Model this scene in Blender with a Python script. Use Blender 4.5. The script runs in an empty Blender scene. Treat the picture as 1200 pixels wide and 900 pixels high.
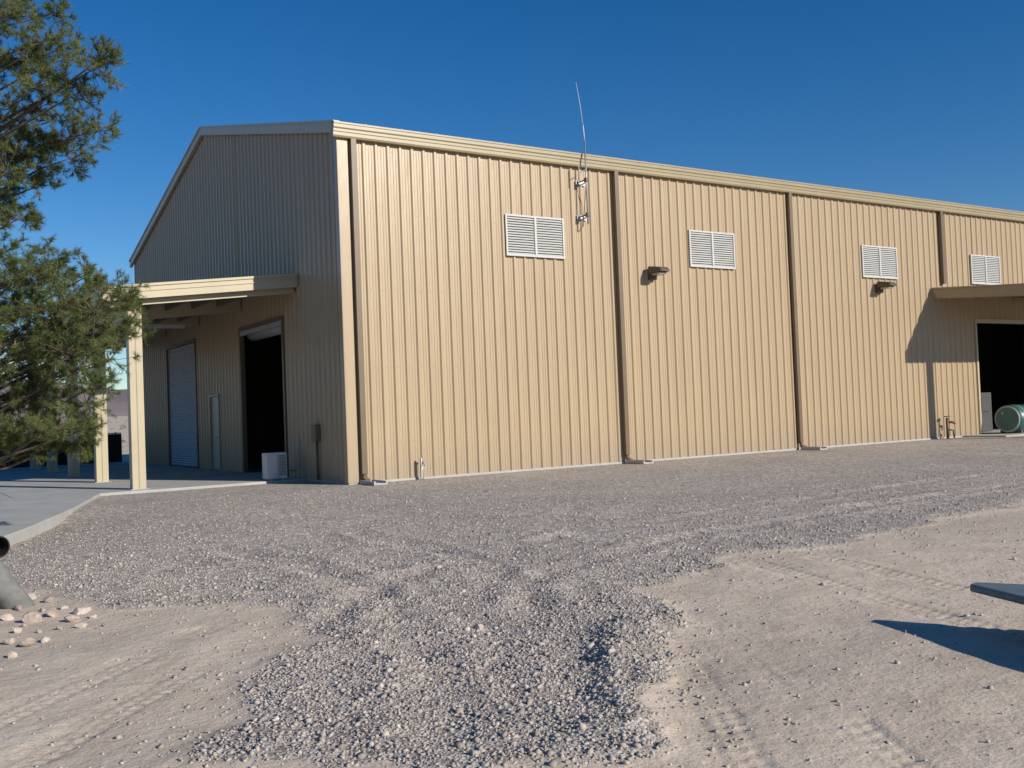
import bpy, math, random
import numpy as np
from mathutils import Vector, Matrix
random.seed(7); rng=np.random.default_rng(7)
scene=bpy.context.scene
col=scene.collection

# ---------------------------------------------------------------- helpers
def link(o,parent=None):
    col.objects.link(o)
    if parent is not None: o.parent=parent
    return o
def empty(name,loc=(0,0,0)):
    e=bpy.data.objects.new(name,None); e.location=(0,0,0); col.objects.link(e); return e
def mesh_obj(name,verts,faces,mat=None,parent=None,smooth=False):
    me=bpy.data.meshes.new(name); me.from_pydata([tuple(v) for v in verts],[],faces); me.update()
    if mat: me.materials.append(mat)
    if smooth: me.polygons.foreach_set('use_smooth',[True]*len(me.polygons))
    return link(bpy.data.objects.new(name,me),parent)
def fast_mesh(name,V,F,mat=None,parent=None,smooth=False):
    me=bpy.data.meshes.new(name); k=F.shape[1]
    me.vertices.add(len(V)); me.vertices.foreach_set('co',V.astype(np.float32).ravel())
    me.loops.add(F.size); me.loops.foreach_set('vertex_index',F.astype(np.int32).ravel())
    me.polygons.add(len(F)); me.polygons.foreach_set('loop_start',np.arange(0,F.size,k,dtype=np.int32))
    me.update(calc_edges=True)
    if smooth: me.polygons.foreach_set('use_smooth',np.ones(len(F),bool))
    if mat: me.materials.append(mat)
    return link(bpy.data.objects.new(name,me),parent)
HF=[(0,3,2,1),(4,5,6,7),(0,1,5,4),(1,2,6,5),(2,3,7,6),(3,0,4,7)]
def hexas(name,lst,mat,parent=None,bevel=0):
    V=[];F=[]
    for h in lst:
        b=len(V); V+=h; F+=[tuple(b+i for i in f) for f in HF]
    o=mesh_obj(name,V,F,mat,parent)
    if bevel:
        m=o.modifiers.new('b','BEVEL'); m.width=bevel; m.segments=2; m.limit_method='ANGLE'
    return o
def bx(x0,x1,y0,y1,z0,z1):
    x0,x1=min(x0,x1),max(x0,x1); y0,y1=min(y0,y1),max(y0,y1)
    return [(x0,y0,z0),(x1,y0,z0),(x1,y1,z0),(x0,y1,z0),(x0,y0,z1),(x1,y0,z1),(x1,y1,z1),(x0,y1,z1)]
def box(name,x0,x1,y0,y1,z0,z1,mat,parent=None,bevel=0):
    return hexas(name,[bx(x0,x1,y0,y1,z0,z1)],mat,parent,bevel)
def tube(name,pts,r,mat,parent=None,n=10,caps=True):
    pts=[Vector(p) for p in pts]; rs=r if isinstance(r,(list,tuple)) else [r]*len(pts)
    V=[];F=[]
    for i,p in enumerate(pts):
        d=(pts[min(i+1,len(pts)-1)]-pts[max(i-1,0)]).normalized()
        a=Vector((0,0,1)) if abs(d.z)<.9 else Vector((1,0,0))
        s=d.cross(a).normalized(); t=d.cross(s).normalized()
        for k in range(n):
            an=2*math.pi*k/n; V.append(p+(s*math.cos(an)+t*math.sin(an))*rs[i])
    for i in range(len(pts)-1):
        for k in range(n):
            F.append((i*n+k,i*n+(k+1)%n,(i+1)*n+(k+1)%n,(i+1)*n+k))
    if caps:
        F.append(tuple(range(n))[::-1]); F.append(tuple((len(pts)-1)*n+k for k in range(n)))
    o=mesh_obj(name,V,F,mat,parent)
    me=o.data
    me.polygons.foreach_set('use_smooth',[len(p.vertices)==4 for p in me.polygons])
    return o

# ---------------------------------------------------------------- materials
def mat(name,c,rough=.6,var=.1,scale=3.,metal=0,bump=0,bscale=60,spec=.5,c2=None,stretch=None):
    m=bpy.data.materials.new(name); m.use_nodes=True; nt=m.node_tree; N=nt.nodes; L=nt.links
    b=N['Principled BSDF']; b.inputs['Roughness'].default_value=rough; b.inputs['Metallic'].default_value=metal
    b.inputs['Specular IOR Level'].default_value=spec
    tc=N.new('ShaderNodeTexCoord'); src=tc.outputs['Object']
    if stretch:
        mp=N.new('ShaderNodeMapping'); mp.inputs['Scale'].default_value=stretch; L.new(src,mp.inputs[0]); src=mp.outputs[0]
    n=N.new('ShaderNodeTexNoise'); n.inputs['Scale'].default_value=scale; n.inputs['Detail'].default_value=8; n.inputs['Roughness'].default_value=.65
    L.new(src,n.inputs['Vector'])
    r=N.new('ShaderNodeValToRGB'); r.color_ramp.elements[0].position=.3; r.color_ramp.elements[1].position=.7
    ca=tuple(x*(1-var) for x in c)+(1,); cb=tuple(min(1,x*(1+var)) for x in (c2 or c))+(1,)
    r.color_ramp.elements[0].color=ca; r.color_ramp.elements[1].color=cb
    L.new(n.outputs['Fac'],r.inputs[0]); L.new(r.outputs[0],b.inputs['Base Color'])
    if bump:
        n2=N.new('ShaderNodeTexNoise'); n2.inputs['Scale'].default_value=bscale; n2.inputs['Detail'].default_value=6
        L.new(tc.outputs['Object'],n2.inputs['Vector'])
        bp=N.new('ShaderNodeBump'); bp.inputs['Strength'].default_value=bump; bp.inputs['Distance'].default_value=.02
        L.new(n2.outputs['Fac'],bp.inputs['Height']); L.new(bp.outputs[0],b.inputs['Normal'])
    return m

def wall_mat(name,c):
    m=mat(name,c,rough=.36,var=.04,scale=1.2,spec=.5,stretch=(1.5,1.5,.25))
    nt=m.node_tree;N=nt.nodes;L=nt.links;b=N['Principled BSDF']
    base=b.inputs['Base Color'].links[0].from_socket
    tc=N.new('ShaderNodeTexCoord'); sp=N.new('ShaderNodeSeparateXYZ'); L.new(tc.outputs['Object'],sp.inputs[0])
    nz=N.new('ShaderNodeTexNoise'); nz.inputs['Scale'].default_value=3; nz.inputs['Detail'].default_value=6; L.new(tc.outputs['Object'],nz.inputs['Vector'])
    ad=N.new('ShaderNodeMath'); ad.operation='MULTIPLY_ADD'; ad.inputs[1].default_value=-.7; L.new(nz.outputs['Fac'],ad.inputs[0]); L.new(sp.outputs['Z'],ad.inputs[2])
    mr=N.new('ShaderNodeMapRange'); mr.inputs[1].default_value=-.35; mr.inputs[2].default_value=.55; mr.inputs[3].default_value=.5; mr.inputs[4].default_value=0
    L.new(ad.outputs[0],mr.inputs[0])
    mx=N.new('ShaderNodeMixRGB'); mx.inputs[2].default_value=(.33,.27,.21,1); L.new(mr.outputs[0],mx.inputs[0]); L.new(base,mx.inputs[1])
    mp3=N.new('ShaderNodeMapping'); mp3.inputs['Scale'].default_value=(9,9,.22); L.new(tc.outputs['Object'],mp3.inputs[0])
    n3=N.new('ShaderNodeTexNoise'); n3.inputs['Scale'].default_value=1; n3.inputs['Detail'].default_value=5; L.new(mp3.outputs[0],n3.inputs['Vector'])
    r3=N.new('ShaderNodeValToRGB'); r3.color_ramp.elements[0].position=.3; r3.color_ramp.elements[0].color=(.93,.92,.91,1); r3.color_ramp.elements[1].position=.6; r3.color_ramp.elements[1].color=(1,1,1,1)
    L.new(n3.outputs['Fac'],r3.inputs[0])
    m3=N.new('ShaderNodeMixRGB'); m3.blend_type='MULTIPLY'; m3.inputs[0].default_value=1; L.new(mx.outputs[0],m3.inputs[1]); L.new(r3.outputs[0],m3.inputs[2])
    L.new(m3.outputs[0],b.inputs['Base Color'])
    mp=N.new('ShaderNodeMapping'); mp.inputs['Scale'].default_value=(2.5,2.5,.8); L.new(tc.outputs['Object'],mp.inputs[0])
    n2=N.new('ShaderNodeTexNoise'); n2.inputs['Scale'].default_value=1.3; n2.inputs['Detail'].default_value=2; L.new(mp.outputs[0],n2.inputs['Vector'])
    bp=N.new('ShaderNodeBump'); bp.inputs['Strength'].default_value=.45; bp.inputs['Distance'].default_value=.02
    L.new(n2.outputs['Fac'],bp.inputs['Height']); L.new(bp.outputs[0],b.inputs['Normal'])
    return m

M_wall=wall_mat('painted_steel_tan',(.435,.328,.202))
M_trim=mat('trim_cream',(.48,.41,.275),rough=.4,var=.05,scale=2)
M_gut=mat('gutter_tan',(.33,.27,.16),rough=.4,var=.06,scale=2)
M_down=mat('downspout_brown',(.15,.105,.06),rough=.45,var=.08)
M_white=mat('white_louver',(.50,.495,.47),rough=.5,var=.05)
M_vfr=mat('vent_frame',(.53,.52,.49),rough=.5,var=.05)
M_acw=mat('white_cabinet',(.58,.58,.56),rough=.5,var=.05)
M_dark=mat('dark_void',(.03,.03,.03),rough=.9)
M_conc=mat('concrete',(.42,.41,.38),rough=.85,var=.13,scale=1.3,bump=.15,bscale=40)
M_grey=mat('galvanised',(.34,.35,.36),rough=.45,var=.12,metal=.6,scale=12)
M_bronze=mat('lamp_bronze',(.10,.075,.05),rough=.5)
M_glass=mat('lamp_lens',(.35,.33,.29),rough=.2)
M_door=mat('door_grey',(.36,.365,.37),rough=.5,var=.06)
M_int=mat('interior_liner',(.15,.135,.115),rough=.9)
M_roof=mat('roof_sheet',(.50,.48,.43),rough=.4,var=.05)
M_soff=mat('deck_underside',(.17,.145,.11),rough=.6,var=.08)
M_rubber=mat('black_rubber',(.015,.015,.015),rough=.7)
M_green=mat('tank_green',(.035,.13,.115),rough=.4,var=.2,scale=6)
M_screen=mat('fence_screen',(.018,.018,.02),rough=.9)
M_bark=mat('bark',(.13,.09,.065),rough=.95,var=.35,scale=14,bump=.6,bscale=25)
M_rock=mat('rock',(.42,.32,.25),rough=.95,var=.30,scale=7,bump=.6,bscale=22,c2=(.50,.43,.37))
M_bluesteel=mat('weathered_blue_steel',(.12,.16,.17),rough=.45,var=.25,scale=8)
M_mount=mat('mountain_rock_hazed',(.21,.165,.17),rough=1,var=.25,scale=.004)  # mauve of distance haze is put into the rock's base colour
M_red=mat('valve_red',(.25,.05,.03),rough=.5)
M_shrub=mat('shrub_leaf',(.13,.12,.065),rough=.9,var=.3,scale=1)

def attr_mat(name,attr,rough,stops,spec=.25,trans=0):
    m=bpy.data.materials.new(name); m.use_nodes=True;N=m.node_tree.nodes;L=m.node_tree.links;b=N['Principled BSDF']
    a=N.new('ShaderNodeAttribute'); a.attribute_name=attr
    r=N.new('ShaderNodeValToRGB'); e=r.color_ramp.elements
    e[0].position=stops[0][0]; e[0].color=stops[0][1]+(1,); e[1].position=stops[-1][0]; e[1].color=stops[-1][1]+(1,)
    for p,c in stops[1:-1]:
        q=e.new(p); q.color=c+(1,)
    L.new(a.outputs['Fac'],r.inputs[0]); L.new(r.outputs[0],b.inputs['Base Color']); b.inputs['Roughness'].default_value=rough
    b.inputs['Specular IOR Level'].default_value=spec
    if trans:
        t=N.new('ShaderNodeBsdfTranslucent'); L.new(r.outputs[0],t.inputs[0]); mx=N.new('ShaderNodeMixShader'); mx.inputs[0].default_value=trans
        L.new(b.outputs[0],mx.inputs[1]); L.new(t.outputs[0],mx.inputs[2]); L.new(mx.outputs[0],N['Material Output'].inputs[0])
    return m
M_stone=attr_mat('gravel_stone','tone',.95,[(0,(.23,.20,.175)),(.35,(.38,.335,.295)),(.7,(.47,.42,.37)),(.92,(.54,.485,.43)),(1,(.62,.57,.51))],spec=.1)
M_needle=attr_mat('pine_needles','tone',.5,[(0,(.06,.085,.024)),(.5,(.135,.17,.05)),(.85,(.22,.25,.085)),(1,(.30,.25,.12))],spec=.35,trans=.3)

# ---------------------------------------------------------------- camera
f_px=1172.
CAM=Vector((-8.88,-20.65,1.455))
R=Vector((.8417,-.5385,-.0395)).normalized(); Fw=Vector((.5396,.8414,.0284)).normalized()
U=R.cross(Fw).normalized(); R=Fw.cross(U).normalized()
cam=bpy.data.cameras.new('camera'); co=bpy.data.objects.new('camera',cam); col.objects.link(co)
mw=Matrix((R,U,-Fw)).transposed().to_4x4(); mw.translation=CAM; co.matrix_world=mw
cam.sensor_width=36; cam.lens=f_px/1200*36; cam.clip_end=20000; cam.clip_start=.05
scene.camera=co
def along(px,py,t):
    u=(px-600)/f_px; v=(450-py)/f_px
    return CAM+(R*u+U*v+Fw)*t

# ---------------------------------------------------------------- light
el=math.radians(24.5); az=math.radians(22)
sd=Vector((math.sin(az)*math.cos(el),-math.cos(az)*math.cos(el),math.sin(el)))
sl=bpy.data.lights.new('sun','SUN'); sl.energy=5.0; sl.angle=math.radians(.53); sl.color=(1,.935,.835)
so=bpy.data.objects.new('sun',sl); col.objects.link(so); so.rotation_euler=sd.to_track_quat('Z','Y').to_euler(); so.location=(0,-30,30)
w=bpy.data.worlds.new('World'); scene.world=w; w.use_nodes=True; N=w.node_tree.nodes; L=w.node_tree.links
bg=N['Background']; sky=N.new('ShaderNodeTexSky'); sky.sky_type='NISHITA'; sky.sun_disc=False
sky.sun_elevation=el; sky.sun_rotation=math.radians(158); sky.altitude=900; sky.air_density=1.0; sky.dust_density=.1; sky.ozone_density=3.0
hs_=N.new('ShaderNodeHueSaturation'); hs_.inputs['Saturation'].default_value=1.36; hs_.inputs['Hue'].default_value=.506
L.new(sky.outputs[0],hs_.inputs['Color']); L.new(hs_.outputs[0],bg.inputs['Color']); bg.inputs['Strength'].default_value=.098
scene.view_settings.view_transform='Standard'; scene.view_settings.look='None'; scene.view_settings.exposure=0

# ---------------------------------------------------------------- noise
def vnoise(x,y,seed=0):
    xi=np.floor(x).astype(np.int64); yi=np.floor(y).astype(np.int64); fx=x-xi; fy=y-yi
    fx=fx*fx*(3-2*fx); fy=fy*fy*(3-2*fy)
    def h(a,b):
        n=(a*374761393+b*668265263+seed*1442695041)&0xffffffff
        n=((n^(n>>13))*1274126177)&0xffffffff
        return ((n^(n>>16))&0xffff)/65535.
    return (h(xi,yi)*(1-fx)+h(xi+1,yi)*fx)*(1-fy)+(h(xi,yi+1)*(1-fx)+h(xi+1,yi+1)*fx)*fy
def fbm(x,y,o=4,seed=0):
    s=0;a=.5
    for i in range(o):
        s=s+a*(vnoise(x*2**i,y*2**i,seed+i)-.5); a*=.5
    return s
GP=np.array([(-7.78,-16.12),(-7.1,-15.09),(-6.43,-14.29),(-6.29,-13.06),(-7.27,-11.97),(-7.7,-10.6),(-8.6,-9.0),(-10,-6),(-6,3),(0,5),(60,5),(70,-11),
 (20,-12.5),(3.8,-13.1),(-.48,-13.87),(-2.43,-13.81),(-3.64,-14.45),(-4.55,-15.7),(-6.11,-17.4),(-7.0,-17.2)])
def seg_d(x,y,a,b):
    dx,dy=b[0]-a[0],b[1]-a[1]; t=np.clip(((x-a[0])*dx+(y-a[1])*dy)/(dx*dx+dy*dy),0,1)
    return np.hypot(x-a[0]-t*dx,y-a[1]-t*dy)
def sdf(x,y):
    d=np.full(x.shape,1e9); ins=np.zeros(x.shape,bool)
    n=len(GP)
    for i in range(n):
        a=GP[i];b=GP[(i+1)%n]
        d=np.minimum(d,seg_d(x,y,a,b))
        c=((a[1]>y)!=(b[1]>y))&(x<(b[0]-a[0])*(y-a[1])/(b[1]-a[1]+1e-12)+a[0]); ins^=c
    return np.where(ins,d,-d)
def sm(x,a,b):
    t=np.clip((x-a)/(b-a),0,1); return t*t*(3-2*t)
def gmask(x,y):
    d=sdf(x,y)+fbm(x*1.6,y*1.6,4,5)*.8
    return sm(d,-.18,.2)
TR=[((-4.75,-15.9),(-6.1,-17.9)),((-4.3,-16.0),(-5.5,-18.1)),((-6.6,-13.75),(-8.4,-15.75)),((-6.95,-13.45),(-8.9,-15.4)),((-2.2,-14.2),(-3.6,-18.6)),((-1.6,-14.4),(-2.6,-18.6))]
RUT=[[(-6.75,-16.6),(-6.0,-15.0),(-5.45,-13.3),(-5.3,-11.2),(-5.6,-8.5)],[(-6.0,-16.9),(-5.15,-15.3),(-4.4,-13.7),(-3.9,-11.8),(-3.8,-9.0)],[(-6.4,-14.0),(-5.0,-12.6),(-2.5,-11.4),(1.5,-10.6),(8,-10.2)],[(-5.4,-15.0),(-4.0,-13.4),(-1.8,-12.5),(2.2,-11.9),(9,-11.5)]]
def height(x,y):
    g=gmask(x,y); near=np.exp(-(((x+6)/14)**2+((y+15)/10)**2))
    z=fbm(x*.55,y*.55,3,11)*.05*near
    z=z+g*(.010+near*.018)+g*near*fbm(x*2.6,y*2.6,3,21)*.072
    z=z+(1-g)*near*(fbm(x*3.1,y*3.1,4,31)*.018)
    wv=fbm(x*1.5,y*1.5,3,44)*.35
    rd=seg_d(x,y,(-6.05,-17.1),(-4.75,-15.55))+wv; z=z+.05*np.exp(-(rd/.17)**2)*(.4+.9*vnoise(x*4,y*4,3))
    for rut in RUT:
        rd=np.full(x.shape,9.)
        for a,b in zip(rut[:-1],rut[1:]): rd=np.minimum(rd,seg_d(x,y,a,b))
        rd=rd+fbm(x*1.1,y*1.1,3,48)*.3
        k=.3+.7*sm(fbm(x*1.3,y*1.3,2,52),-.2,.2)
        z=z+g*k*(-.022*np.exp(-(rd/.13)**2)+.016*np.exp(-((rd-.27)/.1)**2))
    for a,b in TR:
        rd=seg_d(x,y,a,b); dx,dy=b[0]-a[0],b[1]-a[1]; l=math.hypot(dx,dy)
        s=((x-a[0])*dx+(y-a[1])*dy)/l; q=((x-a[0])*dy-(y-a[1])*dx)/l
        tr=sm(.15-rd,0,.04)*(.15+.75*sm(fbm(x*1.8,y*1.8,3,61),-.12,.12))
        z=z+tr*(-.008+.004*np.sin((s+np.abs(q)*.6)*2*math.pi/.10)+.003*np.sin(q*2*math.pi/.08))
    # ground falls away a little beside the driveway slab
    z=z-.13*np.exp(-seg_d(x,y,(-9.3,-8.8),(-6.4,-2.6))**2/1.1)
    r=np.hypot(x,y)
    z=z+np.where(r>90,(r-90)*.0115,0)+np.where(r>90,fbm(x*.01,y*.01,3,2)*3*sm(r,90,400),0)
    k=sm(np.clip(-y,0,None),0,3)
    return np.where(r<90,z*k,z)
def axis(a,b,step,lo,hi,g=1.09,mx=400):
    mid=list(np.arange(a,b,step)); s=step; v=mid[-1]
    up=[]
    while v<hi: s=min(s*g,mx); v+=s; up.append(v)
    s=step; v=a; dn=[]
    while v>lo: s=min(s*g,mx); v-=s; dn.append(v)
    return np.array(dn[::-1]+mid+up)
xs=axis(-9.6,-1.2,.025,-6500,6500,1.07); ys=axis(-18.6,-10.0,.025,-6500,6500,1.07)
X,Y=np.meshgrid(xs,ys); Z=height(X,Y)
nx,ny=len(xs),len(ys)
V=np.stack([X.ravel(),Y.ravel(),Z.ravel()],1)
idx=np.arange(nx*ny).reshape(ny,nx)
Fq=np.stack([idx[:-1,:-1].ravel(),idx[:-1,1:].ravel(),idx[1:,1:].ravel(),idx[1:,:-1].ravel()],1)
mg=bpy.data.materials.new('desert_ground'); mg.use_nodes=True; nt=mg.node_tree; N=nt.nodes; L=nt.links; b=N['Principled BSDF']
b.inputs['Roughness'].default_value=.95; b.inputs['Specular IOR Level'].default_value=.1
tc=N.new('ShaderNodeTexCoord'); at=N.new('ShaderNodeAttribute'); at.attribute_name='gravel'
def noise(sc,det=8,ro=.6):
    n=N.new('ShaderNodeTexNoise'); n.inputs['Scale'].default_value=sc; n.inputs['Detail'].default_value=det; n.inputs['Roughness'].default_value=ro
    L.new(tc.outputs['Object'],n.inputs['Vector']); return n
def ramp(src,stops):
    r=N.new('ShaderNodeValToRGB'); e=r.color_ramp.elements
    e[0].position=stops[0][0]; e[0].color=stops[0][1]+(1,); e[1].position=stops[-1][0]; e[1].color=stops[-1][1]+(1,)
    for p,c in stops[1:-1]:
        q=e.new(p); q.color=c+(1,)
    L.new(src,r.inputs[0]); return r
def mixc(f,a,bb,mode='MIX'):
    m=N.new('ShaderNodeMixRGB'); m.blend_type=mode
    if isinstance(f,float): m.inputs[0].default_value=f
    else: L.new(f,m.inputs[0])
    for s,i in ((a,1),(bb,2)):
        if isinstance(s,tuple): m.inputs[i].default_value=s+(1,)
        else: L.new(s,m.inputs[i])
    return m.outputs[0]
v1=N.new('ShaderNodeTexVoronoi'); v1.inputs['Scale'].default_value=48; L.new(tc.outputs['Object'],v1.inputs['Vector'])
v2=N.new('ShaderNodeTexVoronoi'); v2.inputs['Scale'].default_value=15; L.new(tc.outputs['Object'],v2.inputs['Vector'])
sep=N.new('ShaderNodeSeparateColor'); L.new(v1.outputs['Color'],sep.inputs[0])
gc=ramp(sep.outputs[0],[(0,(.27,.235,.205)),(.4,(.41,.36,.315)),(.75,(.49,.435,.38)),(1,(.61,.55,.485))])
sep2=N.new('ShaderNodeSeparateColor'); L.new(v2.outputs['Color'],sep2.inputs[0])
gc2=ramp(sep2.outputs[1],[(0,(.70,.70,.70)),(.8,(1.1,1.1,1.1)),(1,(1.3,1.3,1.3))])
gcol=mixc(1.0,gc.outputs[0],gc2.outputs[0],'MULTIPLY')
big=noise(.35,6,.65); bigr=ramp(big.outputs['Fac'],[(.3,(.84,.84,.84)),(.7,(1.12,1.10,1.07))])
gcol=mixc(1.0,gcol,bigr.outputs[0],'MULTIPLY')
mid=noise(2.2,8,.65)
dcol=ramp(mid.outputs['Fac'],[(.25,(.52,.425,.33)),(.5,(.64,.535,.425)),(.75,(.71,.61,.50))]).outputs[0]
dcol=mixc(1.0,dcol,bigr.outputs[0],'MULTIPLY')
fine=noise(55,6,.7); dfr=ramp(fine.outputs['Fac'],[(.35,(.84,.83,.82)),(.65,(1.06,1.06,1.06))])
dcol=mixc(1.0,dcol,dfr.outputs[0],'MULTIPLY')
v3=N.new('ShaderNodeTexVoronoi'); v3.inputs['Scale'].default_value=26; L.new(tc.outputs['Object'],v3.inputs['Vector'])
crumb=ramp(v3.outputs['Distance'],[(.08,(.84,.82,.81)),(.18,(1,1,1))])
dcol=mixc(1.0,dcol,crumb.outputs[0],'MULTIPLY')
en=noise(7,6,.7); ma=N.new('ShaderNodeMath'); ma.operation='MULTIPLY_ADD'; ma.inputs[1].default_value=1.4; ma.inputs[2].default_value=-.7; L.new(en.outputs['Fac'],ma.inputs[0])
ad=N.new('ShaderNodeMath'); ad.operation='ADD'; ad.use_clamp=True; L.new(ma.outputs[0],ad.inputs[0]); L.new(at.outputs['Fac'],ad.inputs[1])
mr=N.new('ShaderNodeMapRange'); mr.inputs[1].default_value=.3; mr.inputs[2].default_value=.7; L.new(ad.outputs[0],mr.inputs[0])
L.new(mixc(mr.outputs[0],dcol,gcol),b.inputs['Base Color'])
bh=N.new('ShaderNodeMath'); bh.operation='MULTIPLY'; L.new(v1.outputs['Distance'],bh.inputs[0])
mr2=N.new('ShaderNodeMapRange'); mr2.inputs[3].default_value=-.08; mr2.inputs[4].default_value=-.55; L.new(mr.outputs[0],mr2.inputs[0]); L.new(mr2.outputs[0],bh.inputs[1])
hs=N.new('ShaderNodeMath'); hs.operation='MULTIPLY_ADD'; hs.inputs[1].default_value=.3; L.new(fine.outputs['Fac'],hs.inputs[0]); L.new(bh.outputs[0],hs.inputs[2])
hs2=N.new('ShaderNodeMath'); hs2.operation='MULTIPLY_ADD'; hs2.inputs[1].default_value=1.0; L.new(noise(12,5).outputs['Fac'],hs2.inputs[0]); L.new(hs.outputs[0],hs2.inputs[2])
bp=N.new('ShaderNodeBump'); bp.inputs['Strength'].default_value=.8; bp.inputs['Distance'].default_value=.016
L.new(hs2.outputs[0],bp.inputs['Height']); L.new(bp.outputs[0],b.inputs['Normal'])
ground=fast_mesh('ground',V,Fq,mg,smooth=True)
a=ground.data.attributes.new('gravel','FLOAT','POINT'); a.data.foreach_set('value',gmask(X,Y).ravel().astype(np.float32))

# ---------------------------------------------------------------- loose gravel
APR=[(-.032,2.45),(-.032,25),(-26,25),(-26,-12),(-13,-11.5),(-9.9,-9.9),(-8.55,-8.0),(-7.75,-6.4),(-6.95,-4.4),(-5.9,-1.4),(-4.75,2.45)]
def inpoly(x,y,P):
    ins=np.zeros(x.shape,bool)
    for i in range(len(P)):
        a=P[i];b=P[(i+1)%len(P)]
        ins^=((a[1]>y)!=(b[1]>y))&(x<(b[0]-a[0])*(y-a[1])/(b[1]-a[1]+1e-12)+a[0])
    return ins
cube=np.array([(-1,-1,-1),(1,-1,-1),(1,1,-1),(-1,1,-1),(-1,-1,1),(1,-1,1),(1,1,1),(-1,1,1)],float)*.62
CF=np.array(HF)
def stones(name,px,py,rad,m,zoff=.15,tone=None):
    n=len(px); v=np.repeat(cube[None],n,0)+rng.uniform(-.30,.30,(n,8,3))
    v[:,4:,:2]*=rng.uniform(.5,.95,(n,1,1))
    v*=rng.uniform(.65,1.2,(n,1,3)); v[:,:,2]*=.7
    a=rng.uniform(0,2*math.pi,n); ca,sa=np.cos(a)[:,None],np.sin(a)[:,None]
    x=v[:,:,0]*ca-v[:,:,1]*sa; y=v[:,:,0]*sa+v[:,:,1]*ca; z=v[:,:,2]
    tl=rng.uniform(-.4,.4,n)[:,None]; z2=z+x*tl
    P=np.stack([x*rad[:,None]+px[:,None],y*rad[:,None]+py[:,None],z2*rad[:,None]+(height(px,py)+rad*zoff)[:,None]],2)
    F=(CF[None]+8*np.arange(n)[:,None,None]).reshape(-1,4)
    o=fast_mesh(name,P.reshape(-1,3),F,m)
    t=tone if tone is not None else rng.beta(2.0,2.4,n)
    at=o.data.attributes.new('tone','FLOAT','POINT'); at.data.foreach_set('value',np.repeat(t,8).astype(np.float32))
    return o
n=950000
px=rng.uniform(-12,10,n); py=rng.uniform(-18.3,-.4,n)
d=np.hypot(px-CAM.x,py-CAM.y); g=gmask(px,py)+fbm(px*4,py*4,3,77)*.8
dd_=sdf(px,py)
fringe=.018+.13*np.exp(np.clip(dd_,-3,0)/.3)
p=np.where(g>.45,np.minimum(1,(6.0/d)**2.2),fringe*np.minimum(1,(6/d)**1.2))
k=(rng.random(n)<p)&~inpoly(px,py,[(x+.03,y-.03) for x,y in APR])
px,py=px[k],py[k]; d=d[k]
rad=np.clip(rng.lognormal(math.log(.0086),.42,len(px)),.004,.030)
stones('gravel',px,py,rad,M_stone)

def gpos(x_,y_):
    u=(x_-600)/f_px; v=(450-y_)/f_px; dr=R*u+U*v+Fw; t=-CAM.z/dr.z; return CAM+dr*t
rp=[(14,772,.045),(32,758,.065),(55,752,.05),(40,728,.085),(62,722,.07),(84,728,.06),(98,718,.08),(95,735,.05),(58,706,.06),(75,714,.05),(20,742,.05),(8,725,.07),(35,705,.07),(22,715,.055),(-12,740,.09),(-30,720,.08),(2,700,.06),(50,716,.04),(70,738,.04),(46,742,.03),(108,724,.04),(28,735,.035),(12,755,.05)]
pp=[(gpos(a_,b_).x,gpos(a_,b_).y,c_) for a_,b_,c_ in rp]
import bmesh
def rocks(name,pp,m):
    bm=bmesh.new()
    for (x,y,r) in pp:
        z=float(height(np.array([x]),np.array([y]))[0])
        ret=bmesh.ops.create_icosphere(bm,subdivisions=2,radius=r)
        sx,sy,sz=random.uniform(.8,1.3),random.uniform(.6,.95),random.uniform(.5,.8); an=random.uniform(0,6.28)
        dirs=[Vector((random.gauss(0,1),random.gauss(0,1),random.gauss(0,1))).normalized() for _ in range(11)]
        for v in ret['verts']:
            c=v.co.copy()
            for dd in dirs:
                h=c.dot(dd)-r*.6
                if h>0: c-=dd*h
            c=Vector((c.x*sx,c.y*sy,c.z*sz)); c=Matrix.Rotation(an,3,'Z')@c
            v.co=c+Vector((x,y,z+r*sz*.5))
    me=bpy.data.meshes.new(name); bm.to_mesh(me); bm.free(); me.materials.append(m)
    return link(bpy.data.objects.new(name,me))
rocks('rock_pile',pp,M_rock)
q=[]
for x_,y_,r_ in [(562,738,.04),(572,745,.028),(548,742,.028),(556,750,.02),(515,668,.025),(1190,655,.03),(1060,650,.025),(960,700,.016),(1100,600,.04),(330,640,.025),(905,655,.025),(1150,720,.02),(700,705,.025),(1010,690,.015),(250,760,.012),(1120,640,.02),(1030,615,.025)]:
    w_=gpos(x_,y_); q.append((w_.x,w_.y,r_))
rocks('scattered_rocks',q,M_rock)

# ---------------------------------------------------------------- building
B=empty('metal_building')
W=20.6; H=8.0; LEN=46.; RIDGE=10.58
def roofz(y): return H+(RIDGE-H)*(1-abs(y-W/2)/(W/2))
def profile(s0,s1,pitch=.3048,h=.036):
    out=[]
    k=math.floor(s0/pitch)-1
    while k*pitch<s1+pitch:
        c=k*pitch
        for ds,o in ((-.058,0),(-.026,h),(.026,h),(.058,0),(.115,0),(.125,.007),(.14,.007),(.15,0),(.185,0),(.195,.007),(.21,.007),(.22,0)):
            s=c+ds
            if s0<s<s1: out.append((s,o))
        k+=1
    return [(s0,0)]+out+[(s1,0)]
def ribbed(name,s0,s1,z0,z1,to3,m,parent,extra=()):
    P=profile(s0,s1)
    for e in extra:
        if s0<e<s1: P.append((e,0))
    P.sort()
    V=[];F=[]
    for s,o in P:
        a=z0(s) if callable(z0) else z0; b_=z1(s) if callable(z1) else z1
        V.append(to3(s,o,a)); V.append(to3(s,o,b_))
    for i in range(len(P)-1):
        F.append((2*i,2*i+2,2*i+3,2*i+1))
    return mesh_obj(name,V,F,m,parent)
long3=lambda s,o,z:(s,-o,z)
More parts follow.
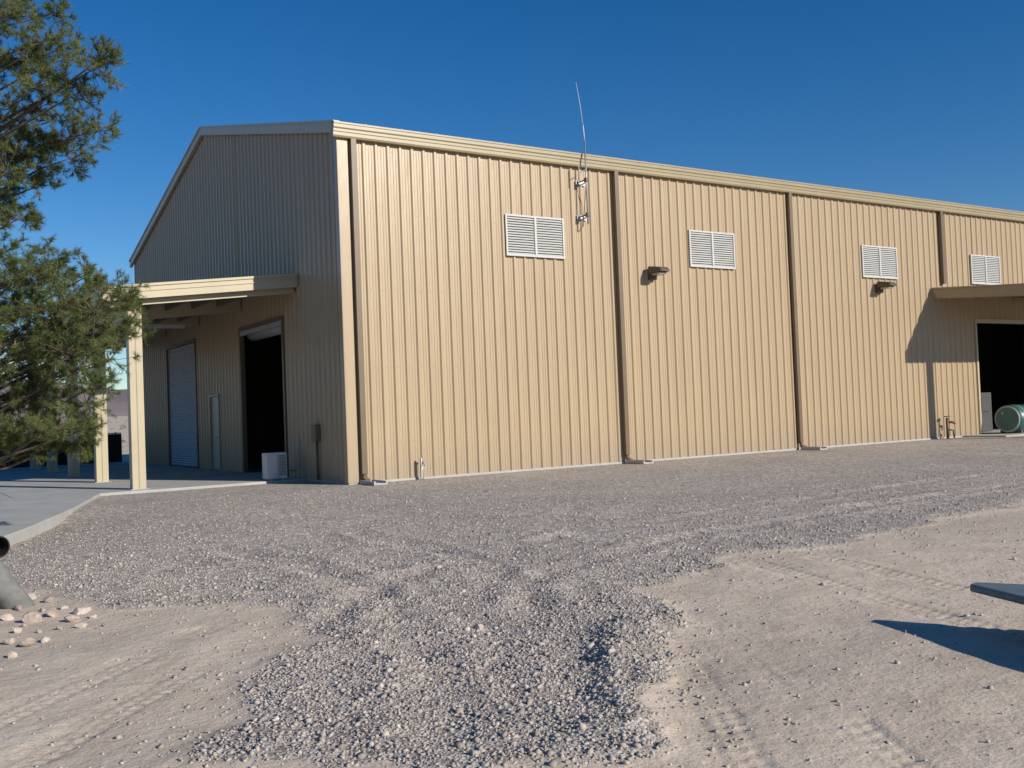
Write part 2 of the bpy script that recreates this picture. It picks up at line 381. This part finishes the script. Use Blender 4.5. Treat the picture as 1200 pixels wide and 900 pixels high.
gab3=lambda s,o,z:(-o,s,z)
D2=(23.73,29.0,3.95)
ribbed('long_wall_panels',.0,D2[0],.05,H-.1,long3,M_wall,B)
ribbed('long_wall_panels_header',D2[0],D2[1],D2[2],H-.1,long3,M_wall,B)
ribbed('long_wall_panels_end',D2[1],LEN,.05,H-.1,long3,M_wall,B)
g1=(3.9,7.3,4.05); g2=(9.6,10.5,2.3); g3=(12.1,15.7,4.15)
rz=lambda s:roofz(s)-.03
segs=[(0,g1[0],.05),(g1[0],g1[1],g1[2]),(g1[1],g2[0],.05),(g2[0],g2[1],g2[2]),(g2[1],g3[0],.05),(g3[0],g3[1],g3[2]),(g3[1],W,.05)]
for i,(a_,b_,z_) in enumerate(segs):
    ribbed('gable_wall_panels_%d'%i,a_,b_,z_,rz,gab3,M_wall,B,extra=(W/2,))
ribbed('rear_wall_panels',0,LEN,.05,H-.1,lambda s,o,z:(s,W+o,z),M_wall,B)
ribbed('end_wall_panels',0,W,.05,rz,lambda s,o,z:(LEN+o,s,z),M_wall,B,extra=(W/2,))
sc=[]
for z in (.9,2.6,4.35,6.1,7.55):
    x=.3048*1.28
    while x<23.5:
        sc.append(bx(x-.006,x+.006,-.010,-.0005,z-.006,z+.006))
        x+=.3048
hexas('panel_screws',sc,M_gut,B)
ov=.12
for nm,ya,yb in (('roof_near',-ov,W/2),('roof_far',W/2,W+ov)):
    za=roofz(ya) ; zb=roofz(yb)
    hexas(nm,[[(-.1,ya,za-.0),(LEN+.1,ya,za),(LEN+.1,yb,zb),(-.1,yb,zb),(-.1,ya,za+.06),(LEN+.1,ya,za+.06),(LEN+.1,yb,zb+.06),(-.1,yb,zb+.06)]],M_roof,B)
def rake(nm,y0,y1,x0,x1,zt,zb,m):
    a_,b_=roofz(y0),roofz(y1)
    hexas(nm,[[(x0,y0,a_+zb),(x1,y0,a_+zb),(x1,y1,b_+zb),(x0,y1,b_+zb),(x0,y0,a_+zt),(x1,y0,a_+zt),(x1,y1,b_+zt),(x0,y1,b_+zt)]],m,B)
rake('rake_trim_near',-.15,W/2,-.14,-.045,.09,-.16,M_trim); rake('rake_trim_far',W/2,W+.15,-.14,-.045,.09,-.16,M_trim)
rake('rake_cap_near',-.17,W/2,-.17,-.02,.12,.07,M_trim); rake('rake_cap_far',W/2,W+.17,-.17,-.02,.12,.07,M_trim)
gp=[(0,7.72),(-.10,7.72),(-.12,7.76),(-.12,7.83),(-.135,7.845),(-.135,7.90),(-.16,7.93),(-.16,8.0),(-.175,8.01),(-.175,8.05),(-.15,8.06),(0,8.06)]
V=[(x,y-.036,z) for x in (-.17,LEN+.1) for (y,z) in gp]; n_=len(gp)
F=[(i,i+1,n_+i+1,n_+i) for i in range(n_-1)]+[tuple(range(n_)),tuple(range(2*n_-1,n_-1,-1))]
mesh_obj('eave_gutter',V,F,M_gut,B)
hexas('gutter_straps',[bx(x-.012,x+.012,-.214,-.10,8.045,8.064) for x in np.arange(.6,LEN,.9)],M_gut,B)
box('corner_trim_front',-.042,.20,-.048,-.040,.03,7.73,M_wall,B)
box('corner_trim_side',-.054,-.044,-.046,.16,.03,8.0,M_wall,B)
for i,x in enumerate((.31,7.8,14.45,21.9,29.3,36.8,44.3)):
    z0=.22
    if abs(x-21.9)<.1: z0=5.25
    hexas('downspout_%d'%i,[bx(x-.068,x+.068,-.155,-.04,z0,7.73)],M_down,B,bevel=.008)
    if z0<1: tube('downspout_shoe_%d'%i,[(x,-.1,.24),(x,-.12,.14),(x,-.27,.07)],.06,M_down,B,8)
    if z0<1:
        hexas('splash_block_%d'%i,[bx(x-.16,x+.16,-.95,-.22,0.01,.045),bx(x-.16,x-.12,-.95,-.22,.045,.09),bx(x+.12,x+.16,-.95,-.22,.045,.09)],M_conc,B)
hexas('foundation',[bx(-.03,LEN,-.03,W,-.25,.05)],M_conc,B)
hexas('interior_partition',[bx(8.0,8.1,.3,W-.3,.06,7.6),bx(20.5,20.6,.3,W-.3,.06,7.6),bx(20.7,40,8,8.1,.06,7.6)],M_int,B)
def louver(i,x0,x1,z0=5.31,z1=6.34):
    y0,y1=-.085,-.037; fw=.045; xm=(x0+x1)/2
    fr=[bx(x0,x1,y0,y1,z0,z0+fw),bx(x0,x1,y0,y1,z1-fw,z1),bx(x0,x0+fw,y0,y1,z0+fw,z1-fw),bx(x1-fw,x1,y0,y1,z0+fw,z1-fw),bx(xm-.03,xm+.03,y0-.004,y1,z0+fw,z1-fw)]
    hexas('vent_frame_%d'%i,fr,M_vfr,B)
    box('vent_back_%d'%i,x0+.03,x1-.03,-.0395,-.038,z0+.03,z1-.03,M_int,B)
    sl=[]; nS=15; hh=(z1-z0-2*fw)/nS
    for a_,b_ in ((x0+fw,xm-.03),(xm+.03,x1-fw)):
        for k in range(nS):
            z=z0+fw+k*hh
            sl.append([(a_,-.082,z),(b_,-.082,z),(b_,-.079,z+.004),(a_,-.079,z+.004),(a_,-.045,z+hh*.8),(b_,-.045,z+hh*.8),(b_,-.042,z+hh*.8+.004),(a_,-.042,z+hh*.8+.004)])
    hexas('vent_slats_%d'%i,sl,M_white,B)
for i,(a_,b_) in enumerate(((4.31,6.07),(10.36,12.1),(17.72,19.47),(23.55,25.3),(31,32.75),(38.5,40.2))): louver(i,a_,b_)
def walllamp(i,x,z):
    y=-.04
    hexas('wall_lamp_base_%d'%i,[bx(x-.13,x+.13,y-.10,y,z-.17,z+.14)],M_bronze,B,bevel=.015)
    hexas('wall_lamp_hood_%d'%i,[[(x-.20,y-.09,z-.02),(x+.20,y-.09,z-.02),(x+.20,y-.09,z+.19),(x-.20,y-.09,z+.19),(x-.18,y-.60,z+.0),(x+.18,y-.60,z+.0),(x+.14,y-.52,z+.12),(x-.14,y-.52,z+.12)]],M_bronze,B,bevel=.03)
    hexas('wall_lamp_lens_%d'%i,[bx(x-.14,x+.14,y-.48,y-.16,z-.07,z-.012)],M_glass,B,bevel=.015)
walllamp(0,8.95,5.05); walllamp(1,18.5,5.0)
ax,ay=6.68,-.30
A=empty('radio_antenna')
tube('mast',[(ax,ay,6.2),(ax,ay,8.35)],.020,M_grey,A)
tube('lower_whip',[(ax,ay,8.35),(ax-.03,ay,8.75)],.014,M_acw,A)
tube('whip',[(ax-.03,ay,8.75),(ax-.11,ay,9.35),(ax-.20,ay,9.85)],[.009,.007,.005],M_acw,A,6)
for z in (6.45,7.35):
    tube('standoff_%d'%int(z),[(ax-.12,-.04,z-.04),(ax,ay,z)],.018,M_bronze,A,8); tube('standoff_b_%d'%int(z),[(ax+.12,-.04,z-.04),(ax,ay,z)],.014,M_bronze,A,8)
    box('bracket_%d'%int(z),ax-.15,ax+.15,-.055,-.040,z-.10,z+.02,M_grey,A)
    box('clamp_%d'%int(z),ax-.04,ax+.04,ay-.045,ay+.045,z-.05,z+.05,M_bronze,A)
tube('dipole_arm',[(ax-.22,ay,7.5),(ax,ay,7.62)],.010,M_grey,A,8); tube('dipole',[(ax-.22,ay,7.3),(ax-.22,ay,7.75)],.010,M_acw,A,8)
tube('coax',[(ax+.02,ay+.02,7.3),(ax+.06,-.12,6.8),(ax+.03,-.05,6.2),(ax-.1,-.045,6.05)],.008,M_rubber,A,6)
# ---- canopy on the gable side
cx=-4.45; cz=lambda x:5.07+x/4.45*.47
Y0,Y1=2.67,20.2
def slx(x0,x1,y0,y1,t,b_):
    x0,x1=min(x0,x1),max(x0,x1)
    return [(x0,y0,cz(x0)+b_),(x1,y0,cz(x1)+b_),(x1,y1,cz(x1)+b_),(x0,y1,cz(x0)+b_),(x0,y0,cz(x0)+t),(x1,y0,cz(x1)+t),(x1,y1,cz(x1)+t),(x0,y1,cz(x0)+t)]
hexas('canopy_side_fascia',[slx(cx,-.05,Y0,Y0+.06,-.06,-.33),slx(cx,-.05,Y0-.03,Y0+.06,0,-.058),slx(cx,-.05,Y0-.02,Y0-.0005,-.14,-.17)],M_trim,B)
hexas('canopy_far_fascia',[slx(cx,-.05,Y1-.06,Y1,0,-.33)],M_trim,B)
hexas('canopy_outer_gutter',[bx(cx-.10,cx,Y0-.04,Y1,cz(cx)-.30,cz(cx)-.02),bx(cx-.13,cx-.0,Y0-.045,Y1+.01,cz(cx)-.018,cz(cx)+.02)],M_trim,B)
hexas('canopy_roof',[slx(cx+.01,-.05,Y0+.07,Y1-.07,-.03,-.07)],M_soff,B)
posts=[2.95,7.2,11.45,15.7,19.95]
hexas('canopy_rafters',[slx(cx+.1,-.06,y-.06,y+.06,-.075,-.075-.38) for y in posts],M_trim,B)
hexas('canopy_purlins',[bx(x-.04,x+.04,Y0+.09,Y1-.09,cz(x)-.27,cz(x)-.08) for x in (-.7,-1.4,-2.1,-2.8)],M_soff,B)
hexas('canopy_edge_beam',[bx(-3.98,-3.72,Y0+.3,Y1-.1,cz(-3.85)-.70,cz(-3.85)-.462)],M_trim,B)
for i,y in enumerate(posts):
    zt=cz(-3.85)-.465 if i==0 else cz(-3.85)-.705
    hexas('canopy_post_%d'%i,[bx(-4.00,-3.70,y-.14,y+.14,.06,zt)],M_trim,B,bevel=.012)
    hexas('canopy_post_seam_%d'%i,[bx(-3.86,-3.84,y-.146,y-.141,.08,zt-.02)],M_gut,B)
    hexas('canopy_post_base_%d'%i,[bx(-4.05,-3.65,y-.19,y+.19,.04,.075)],M_grey,B)
box('canopy_light_fixture',-2.3,-1.1,9.1,9.25,4.3,4.4,M_acw,B)
def frame(nm,y0,y1,zt,m,d=.07,wd=.10):
    hexas(nm,[bx(-.06,d,y0-wd,y0,.06,zt+wd),bx(-.06,d,y1,y1+wd,.06,zt+wd),bx(-.06,d,y0,y1,zt,zt+wd)],m,B)
frame('door_frame_open',*g1,M_down); frame('door_frame_walk',*g2,M_gut,wd=.06); frame('door_frame_rollup',*g3,M_down)
tube('rolled_curtain',[(.35,g1[0],g1[2]-.05),(.35,g1[1],g1[2]-.05)],.22,M_door,B,16)
hexas('rolled_door_hood',[bx(-.055,.0,g1[0]+.01,g1[1]-.01,g1[2]-.14,g1[2]-.01)],M_door,B)
box('walk_door',.0,.05,g2[0]+.01,g2[1]-.01,.07,g2[2]-.01,M_trim,B)
tube('walk_door_handle',[(-.06,g2[0]+.12,1.05),(-.06,g2[0]+.25,1.05)],.015,M_grey,B,8)
def rollup(nm,s0,s1,z0,z1,to3):
    V=[];F=[];z=z0
    while z<z1:
        for dz,o in ((0,0),(.03,.018),(.05,.018),(.075,0)):
            if z+dz<z1: V+= [to3(s0,o,z+dz),to3(s1,o,z+dz)]
        z+=.08
    for i in range(len(V)//2-1): F.append((2*i,2*i+1,2*i+3,2*i+2))
    mesh_obj(nm,V,F,M_door,B)
rollup('rollup_door',g3[0]+.005,g3[1]-.005,.08,g3[2]-.005,lambda s,o,z:(.02-o,s,z))
box('meter_box',-.17,-.045,1.5,1.8,.95,1.35,M_down,B,.008); tube('meter_conduit',[(-.09,1.66,.06),(-.09,1.66,.96)],.022,M_down,B,8)
tube('meter_conduit_b',[(-.09,1.56,.06),(-.09,1.56,.96)],.014,M_down,B,8)
# ---- canopy over the right hand door
C2x0,C2x1=21.3,33.0; D=3.7
cy=lambda y:5.10+y*.083
def sly(x0,x1,y0,y1,t,b_):
    return [(x0,y0,cy(y0)+b_),(x1,y0,cy(y0)+b_),(x1,y1,cy(y1)+b_),(x0,y1,cy(y1)+b_),(x0,y0,cy(y0)+t),(x1,y0,cy(y0)+t),(x1,y1,cy(y1)+t),(x0,y1,cy(y1)+t)]
hexas('door_canopy_side_fascia',[sly(C2x0,C2x0+.06,-D,-.045,-.06,-.37),sly(C2x0-.03,C2x0+.06,-D,-.045,0,-.058),sly(C2x1-.06,C2x1,-D,-.045,0,-.37)],M_gut,B)
hexas('door_canopy_front_gutter',[bx(C2x0-.03,C2x1+.03,-D-.12,-D,cy(-D)-.36,cy(-D)+.01)],M_gut,B)
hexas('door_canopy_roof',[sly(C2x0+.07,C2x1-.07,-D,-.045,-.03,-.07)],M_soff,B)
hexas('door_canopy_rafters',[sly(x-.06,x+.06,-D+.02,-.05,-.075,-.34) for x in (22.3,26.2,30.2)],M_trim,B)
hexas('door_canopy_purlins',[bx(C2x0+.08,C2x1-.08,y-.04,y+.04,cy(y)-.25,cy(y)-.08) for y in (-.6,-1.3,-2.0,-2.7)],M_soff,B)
for i,x in enumerate((22.3,26.2,30.2,32.6)):
    hexas('door_canopy_post_%d'%i,[bx(x-.14,x+.14,-3.35,-3.05,.05,cy(-3.2)-.36)],M_trim,B,bevel=.012)
hexas('door_opening_frame',[bx(D2[0]-.09,D2[0],-.06,.08,.06,D2[2]+.14),bx(D2[1],D2[1]+.09,-.06,.08,.06,D2[2]+.14),bx(D2[0],D2[1],-.06,.08,D2[2],D2[2]+.14)],M_trim,B)
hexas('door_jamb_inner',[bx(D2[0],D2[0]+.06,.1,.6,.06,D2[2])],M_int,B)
HB=empty('hose_bib'); tube('riser',[(1.73,-.16,.0),(1.73,-.16,.42)],.022,M_grey,HB,8); tube('spout',[(1.73,-.16,.40),(1.73,-.25,.38),(1.73,-.27,.32)],.018,M_grey,HB,8); tube('wheel',[(1.73,-.16,.43),(1.73,-.16,.45)],.045,M_grey,HB,12); box('pipe_guard',1.68,1.71,-.2,-.14,.02,.5,M_white,HB)
VS=empty('valve_stand'); tube('riser',[(21.45,-.25,0),(21.45,-.25,.7)],.045,M_bronze,VS,10); tube('elbow',[(21.45,-.25,.55),(21.65,-.3,.55),(21.67,-.40,.5)],.04,M_red,VS,10); tube('wheel',[(21.45,-.25,.73),(21.45,-.25,.76)],.10,M_bronze,VS,14); tube('lower_branch',[(21.45,-.25,.3),(21.62,-.35,.28),(21.64,-.36,.02)],.03,M_bronze,VS,10)
T=empty('green_drum'); ty,tz,tr=-.75,.55,.47; tx=24.0
tube('shell',[(tx+.15,ty,tz),(tx+.17,ty,tz),(tx+1.35,ty,tz),(tx+1.37,ty,tz)],[tr-.03,tr,tr,tr-.03],M_green,T,32)
for k,x in enumerate((.2,.5,.8,1.1,1.3)): tube('hoop_%d'%k,[(tx+x-.02,ty,tz),(tx+x-.01,ty,tz),(tx+x+.01,ty,tz),(tx+x+.02,ty,tz)],[tr,tr+.02,tr+.02,tr],M_door if k%2 else M_green,T,32)
tube('end_rim',[(tx+.10,ty,tz),(tx+.149,ty,tz)],[tr-.02,tr-.02],M_door,T,32); tube('end_disc',[(tx+.085,ty,tz),(tx+.0995,ty,tz)],tr-.07,M_green,T,32)
tube('bung',[(tx+.05,ty+.12,tz+.2),(tx+.084,ty+.12,tz+.2)],.04,M_grey,T,12); hexas('cradle',[bx(tx+.3,tx+.4,ty-.38,ty+.38,.06,.16),bx(tx+1.1,tx+1.2,ty-.38,ty+.38,.06,.16)],M_bark,T)
M_mach=mat('machine_grey',(.07,.07,.068),rough=.5)
E=empty('workshop_machine'); box('cabinet',25.6,26.4,1.2,1.9,.06,1.5,M_mach,E,.02); tube('tank',[(24.75,.9,.4),(24.75,.9,1.9)],.26,M_mach,E,18); box('panel',25.7,26.2,1.16,1.198,.8,1.3,M_mach,E); tube('pipe',[(24.75,.9,1.9),(24.75,.9,2.3),(25.8,1.5,2.3),(25.8,1.5,1.5)],.05,M_mach,E,8)
for k,x in enumerate((24.55,24.9)): box('leg_%d'%k,x,x+.06,.85,.95,.06,.45,M_mach,E)

# ---------------------------------------------------------------- slabs
def slab(name,poly,z0,z1,m,bev=.02):
    n=len(poly); V=[(x,y,z0) for x,y in poly]+[(x,y,z1) for x,y in poly]
    F=[tuple(range(n))[::-1],tuple(range(n,2*n))]+[(i,(i+1)%n,n+(i+1)%n,n+i) for i in range(n)]
    o=mesh_obj(name,V,F,m); md=o.modifiers.new('b','BEVEL'); md.width=bev; md.segments=2; md.limit_method='ANGLE'; return o
mc=mat('slab_concrete',(.40,.395,.365),rough=.85,var=.16,scale=1.1,bump=.12,bscale=50)
slab('concrete_apron',APR,-.3,.06,mc)
slab('concrete_apron.001',[(22.6,-1.6),(33,-1.6),(33,-.032),(22.6,-.032)],-.2,.052,mc)
hexas('apron_joints',[bx(-9.2,-.05,y-.006,y+.006,.0605,.064) for y in (6.9,11.2,15.5,19.8)]+[bx(-6.4,-6.388,3,24,.0605,.0642)],M_down)
FN=empty('screened_fence')
hexas('screen',[bx(-40,-.4,21.9,21.93,.08,1.22)],M_screen,FN)
for i in range(14): tube('post_%d'%i,[(-40+i*3.03,21.98,.0),(-40+i*3.03,21.98,1.3)],.03,M_grey,FN,8)
tube('rail',[(-40,21.98,1.25),(-.4,21.98,1.25)],.02,M_grey,FN,8)
AC=empty('air_conditioner')
ax0,ax1,ay0,ay1=-1.02,-.52,2.50,2.84
box('cabinet',ax0,ax1,ay0,ay1,.10,.72,M_acw,AC,.012)
hexas('feet',[bx(ax0+.08,ax0+.14,ay0-.02,ay1+.02,.06,.10),bx(ax1-.14,ax1-.08,ay0-.02,ay1+.02,.06,.10)],M_grey,AC)
hexas('front_grille',[bx(ax0+.30,ax1-.03,ay0-.008,ay0-.001,z,z+.016) for z in np.arange(.18,.66,.035)],M_down,AC)
hexas('front_panel_seam',[bx(ax0+.27,ax0+.28,ay0-.006,ay0-.001,.13,.69)],M_down,AC)
hexas('coil_fins',[bx(ax1+.001,ax1+.006,ay0+.03+i*.03,ay0+.04+i*.03,.16,.66) for i in range(9)],M_grey,AC)
tube('line_set',[(ax1,ay1-.06,.3),(-.2,ay1-.02,.25),(-.07,ay1,.4),(-.07,ay1,1.0)],.02,M_door,AC,8)

# ---------------------------------------------------------------- pipe at far left
P=empty('drain_pipe')
M_pipe=mat('pipe_grey',(.20,.20,.19),rough=.8,var=.25,scale=10)
p0=along(28,712,8.35); p0.z=-.06
pb=along(-32,640,8.3); pc=along(-100,560,8.4)
tube('barrel',[p0,pb,pc],[.11,.10,.10],M_pipe,P,20)
def ring_tube(nm,a_,b_,ro,ri,m,par,n=22):
    a_=Vector(a_);b_=Vector(b_);d=(b_-a_).normalized();up=Vector((0,0,1)) if abs(d.z)<.9 else Vector((1,0,0)); s=d.cross(up).normalized();t=d.cross(s)
    V=[]
    for c,r_ in ((a_,ro),(b_,ro),(a_,ri),(b_,ri)):
        for k in range(n):
            an=2*math.pi*k/n; V.append(c+(s*math.cos(an)+t*math.sin(an))*r_)
    F=[]
    for k in range(n):
        j=(k+1)%n
        F+=[(k,j,n+j,n+k),(2*n+j,2*n+k,3*n+k,3*n+j),(j,k,2*n+k,2*n+j),(n+k,n+j,3*n+j,3*n+k)]
    return mesh_obj(nm,V,F,m,par)
q0=along(-1,641,7.7); q1=along(-60,640,8.2)
ring_tube('open_end',q0,q1,.085,.075,M_rubber,P)
tube('inner_plug',[q0+(q1-q0)*.15,q0+(q1-q0)*.2],.076,M_rubber,P,20)
tube('prop',[(q1.x,q1.y,-.1),(q1.x,q1.y,q1.z)],.05,M_pipe,P,10)

# ---------------------------------------------------------------- trailer tongue at right
TT=empty('trailer_tongue')
zt=.285
def plate(nm,poly,z0,z1,m,par,bev=.008):
    n=len(poly); V=[(x,y,z0) for x,y in poly]+[(x,y,z1) for x,y in poly]
    F=[tuple(range(n))[::-1],tuple(range(n,2*n))]+[(i,(i+1)%n,n+(i+1)%n,n+i) for i in range(n)]
    o=mesh_obj(nm,V,F,m,par); md=o.modifiers.new('b','BEVEL'); md.width=bev; md.segments=2; md.limit_method='ANGLE'
    return o
tip=along(1139,684,6.2); tip.z=zt
plate('deck',[(tip.x-.03,tip.y),(tip.x+.06,tip.y+.02),(tip.x+.45,tip.y-.75),(tip.x+.9,tip.y-2.2),(tip.x-.9,tip.y-2.2),(tip.x-.5,tip.y-1.3)],zt-.05,zt,M_bluesteel,TT,.015)
tube('jack',[(tip.x+.1,tip.y-1.3,-.02),(tip.x+.1,tip.y-1.3,zt-.05)],.035,M_grey,TT,12)
box('jack_foot',tip.x+0,tip.x+.2,tip.y-1.4,tip.y-1.2,-.02,.02,M_grey,TT)
hexas('frame_rails',[bx(tip.x-.45,tip.x-.38,tip.y-2.2,tip.y-1.2,zt-.12,zt-.052),bx(tip.x+.40,tip.x+.47,tip.y-2.2,tip.y-.9,zt-.12,zt-.052),bx(tip.x-.38,tip.x+.40,tip.y-2.2,tip.y-2.1,zt-.12,zt-.052)],M_bluesteel,TT)
for k,x in enumerate((tip.x-.8,tip.x+.8)):
    tube('wheel_%d'%k,[(x-.08,tip.y-2.0,.18),(x+.08,tip.y-2.0,.18)],.17,M_rubber,TT,20)

# ---------------------------------------------------------------- pine tree
PT=empty('pine_tree')
tb=Vector((-8.5,-4.3,0.02)); top=tb+Vector((.15,.1,9.8))
trunk=[tb+(top-tb)*t+Vector((.12*math.sin(t*5),.1*math.sin(t*7+1),0)) for t in np.linspace(0,1,12)]
tube('trunk',trunk,[.21*(1-t)**.8+.02 for t in np.linspace(0,1,12)],M_bark,PT,12)
ring_tube('tree_bed_kerb',(tb.x,tb.y,.02),(tb.x+1e-4,tb.y,.16),.95,.82,M_conc,PT,28)
tube('tree_bed_soil',[(tb.x,tb.y,.03),(tb.x,tb.y,.10)],.83,M_bark,PT,28)
def trunk_at(z):
    t=min(max(z/9.8,0),.97); return tb+(top-tb)*t+Vector((.12*math.sin(t*5),.1*math.sin(t*7+1),0))
targets=[(62,45,1),(118,82,.9),(130,66,.6),(98,110,.9),(124,150,.8),(75,140,.9),(96,185,.9),(45,195,1),(20,240,.8),(20,60,.9),(45,100,.9),(15,150,.9),(35,15,.9),(74,15,.7),(102,165,.9),(60,80,.8),(10,200,.9),(5,20,1),(88,55,.6),(33,255,.5),(60,215,.6),(30,175,.8),(60,170,.7),
 (62,305,.9),(105,325,.9),(148,350,.9),(162,362,.7),(135,335,.8),(98,355,1),(60,345,1),(25,330,.9),(130,390,1),(84,390,1),(35,385,1),(104,430,1),(55,430,1),(108,470,.9),(70,490,.9),(25,470,1),(100,518,.7),(120,450,.8),(10,295,.9),(0,420,1),(122,365,1),(150,385,.8),(40,460,.9),(50,505,.7),(15,505,.6),(114,405,1),(45,360,.9),(78,322,.7),(5,360,1),(88,410,.9),(62,525,.5),(132,420,.7),(118,500,.6),(20,400,.8),(70,455,.8),(40,320,.7),(72,370,.8),(85,500,.7)]
ends=[]
for (x_,y_,s_) in targets:
    ends.append((along(x_-6+random.uniform(-6,2),y_,random.uniform(12.7,15.0)),s_))
for i in range(60):
    z=random.uniform(1.7,9.6); an=random.uniform(0,2*math.pi); dd=Vector((math.cos(an),math.sin(an),0))
    ln=(3.0 if z<7.3 else 3.0*(10-z)/2.7)*random.uniform(.6,1)
    e=trunk_at(z)+dd*ln+Vector((0,0,random.uniform(-.5,.3)))
    if (e-CAM).dot(R)/(e-CAM).dot(Fw)*f_px+600>10: continue
    ends.append((e,1))
tufts=[]
def limb(pts,r0,r1,nm):
    k=len(pts); tube(nm,pts,[r0+(r1-r0)*i/(k-1) for i in range(k)],M_bark,PT,6,caps=False)
twigV=[];twigF=[]
def twig(a_,b_,r_):
    d=(b_-a_).normalized(); s=d.cross(Vector((.3,.2,1))).normalized(); t=d.cross(s); b0=len(twigV)
    for c,rr in ((a_,r_),(b_,r_*.5)):
        for k in range(3):
            an=k*2.094; twigV.append(c+(s*math.cos(an)+t*math.sin(an))*rr)
    for k in range(3): twigF.append((b0+k,b0+(k+1)%3,b0+3+(k+1)%3,b0+3+k))
for i,(e,sc_) in enumerate(ends):
    hl=math.hypot(e.x-tb.x,e.y-tb.y)
    st=trunk_at(max(.9,e.z-hl*random.uniform(.15,.4)))
    mid=st.lerp(e,.5)+Vector((random.uniform(-.15,.15),random.uniform(-.15,.15),-hl*.06)); q3=st.lerp(e,.8)+Vector((0,0,-.02*hl))
    limb([st,st.lerp(mid,.5)+Vector((0,0,-.03)),mid,q3,e],.024+.005*hl,.006,'limb_%d'%i)
    cl=random.uniform(.36,.56)*sc_
    shade=random.gauss(0,.09)
    for cc,rc,nb in ((e,cl,19),(st.lerp(e,.80)+Vector((0,0,.06)),cl*.8,9),(st.lerp(e,.60),cl*.6,4)):
        for j in range(nb):
            rd=Vector((random.gauss(0,1),random.gauss(0,1),random.gauss(.1,.6))).normalized()
            tip_=cc+rd*rc*random.uniform(.5,1.1); base=cc.lerp(tip_,.05)+Vector((0,0,-.03)); twig(base,tip_,.005)
            dr=(tip_-base).normalized()
            for k in range(random.randint(4,6)):
                c=base.lerp(tip_,random.uniform(.5,1))
                r2=(dr*.9+Vector((random.gauss(0,1),random.gauss(0,1),random.gauss(.45,.8))).normalized()).normalized()
                t2=c+r2*random.uniform(.05,.14); twig(c,t2,.003); tufts.append((c,t2,r2,shade))
fast_mesh('twigs',np.array([tuple(v) for v in twigV]),np.array(twigF),M_bark,PT)
nn=36; C=np.array([tuple(a_[0]) for a_ in tufts]); T2=np.array([tuple(a_[1]) for a_ in tufts]); Dn=np.array([tuple(a_[2]) for a_ in tufts]); SH=np.array([a_[3] for a_ in tufts])
m_=len(C)
f_=rng.uniform(0,1,(m_,nn,1)); base=C[:,None]*(1-f_)+T2[:,None]*f_
rd=rng.normal(0,1,(m_,nn,3)); rd/=np.linalg.norm(rd,axis=2,keepdims=True)
dr=Dn[:,None]*.75+rd*.8; dr/=np.linalg.norm(dr,axis=2,keepdims=True)
ln=rng.uniform(.05,.09,(m_,nn,1)); tipp=base+dr*ln
sd_=np.cross(dr,rng.normal(0,1,(m_,nn,3))); sd_/=np.linalg.norm(sd_,axis=2,keepdims=True); wd=.0026
NV=np.stack([base-sd_*wd,base+sd_*wd,tipp],2).reshape(-1,3); NF=np.arange(len(NV)).reshape(-1,3)
nd=fast_mesh('needles',NV,NF,M_needle,PT)
tt=np.clip(rng.normal(.5,.16,(m_,1))+SH[:,None]+rng.normal(0,.1,(m_,nn)),0,1); tt=np.repeat(tt.reshape(-1),3)
at_=nd.data.attributes.new('tone','FLOAT','POINT'); at_.data.foreach_set('value',tt.astype(np.float32))

# ---------------------------------------------------------------- distance
na,nr=420,10
V=[]
A_=np.linspace(0,2*math.pi,na,endpoint=False)
for j in range(nr):
    fr=j/(nr-1); rr=4300+fr*1500
    prof=math.sin(fr*math.pi)
    h=40+prof*(150+280*np.abs(fbm(np.cos(A_)*5+9,np.sin(A_)*5+9,5,3))*1.6+160*(fbm(np.cos(A_)*16,np.sin(A_)*16+fr*3,4,13)))
    V.append(np.stack([np.cos(A_)*rr,np.sin(A_)*rr,h],1))
V=np.concatenate(V); F=[]
for j in range(nr-1):
    for i in range(na): F.append((j*na+i,j*na+(i+1)%na,(j+1)*na+(i+1)%na,(j+1)*na+i))
fast_mesh('mountains',V,np.array(F),M_mount)
ns=1500; r_=rng.uniform(45,420,ns); th=rng.uniform(math.radians(70),math.radians(200),ns); sx=np.cos(th)*r_; sy=np.sin(th)*r_
k=70
bx_=rng.normal(0,1,(ns,k,3)); bx_/=np.linalg.norm(bx_,axis=2,keepdims=True); bx_[:,:,2]=np.abs(bx_[:,:,2])
sz=rng.uniform(.3,.9,(ns,1,1)); c0=np.stack([sx,sy,height(sx,sy)],1)[:,None]
P1=c0+bx_*sz*rng.uniform(.5,1,(ns,k,1)); o1=rng.normal(0,.12,(ns,k,3))*sz; o2=rng.normal(0,.12,(ns,k,3))*sz
SV=np.stack([P1,P1+o1,P1+o2],2).reshape(-1,3)
fast_mesh('desert_shrubs',SV,np.arange(len(SV)).reshape(-1,3),M_shrub)
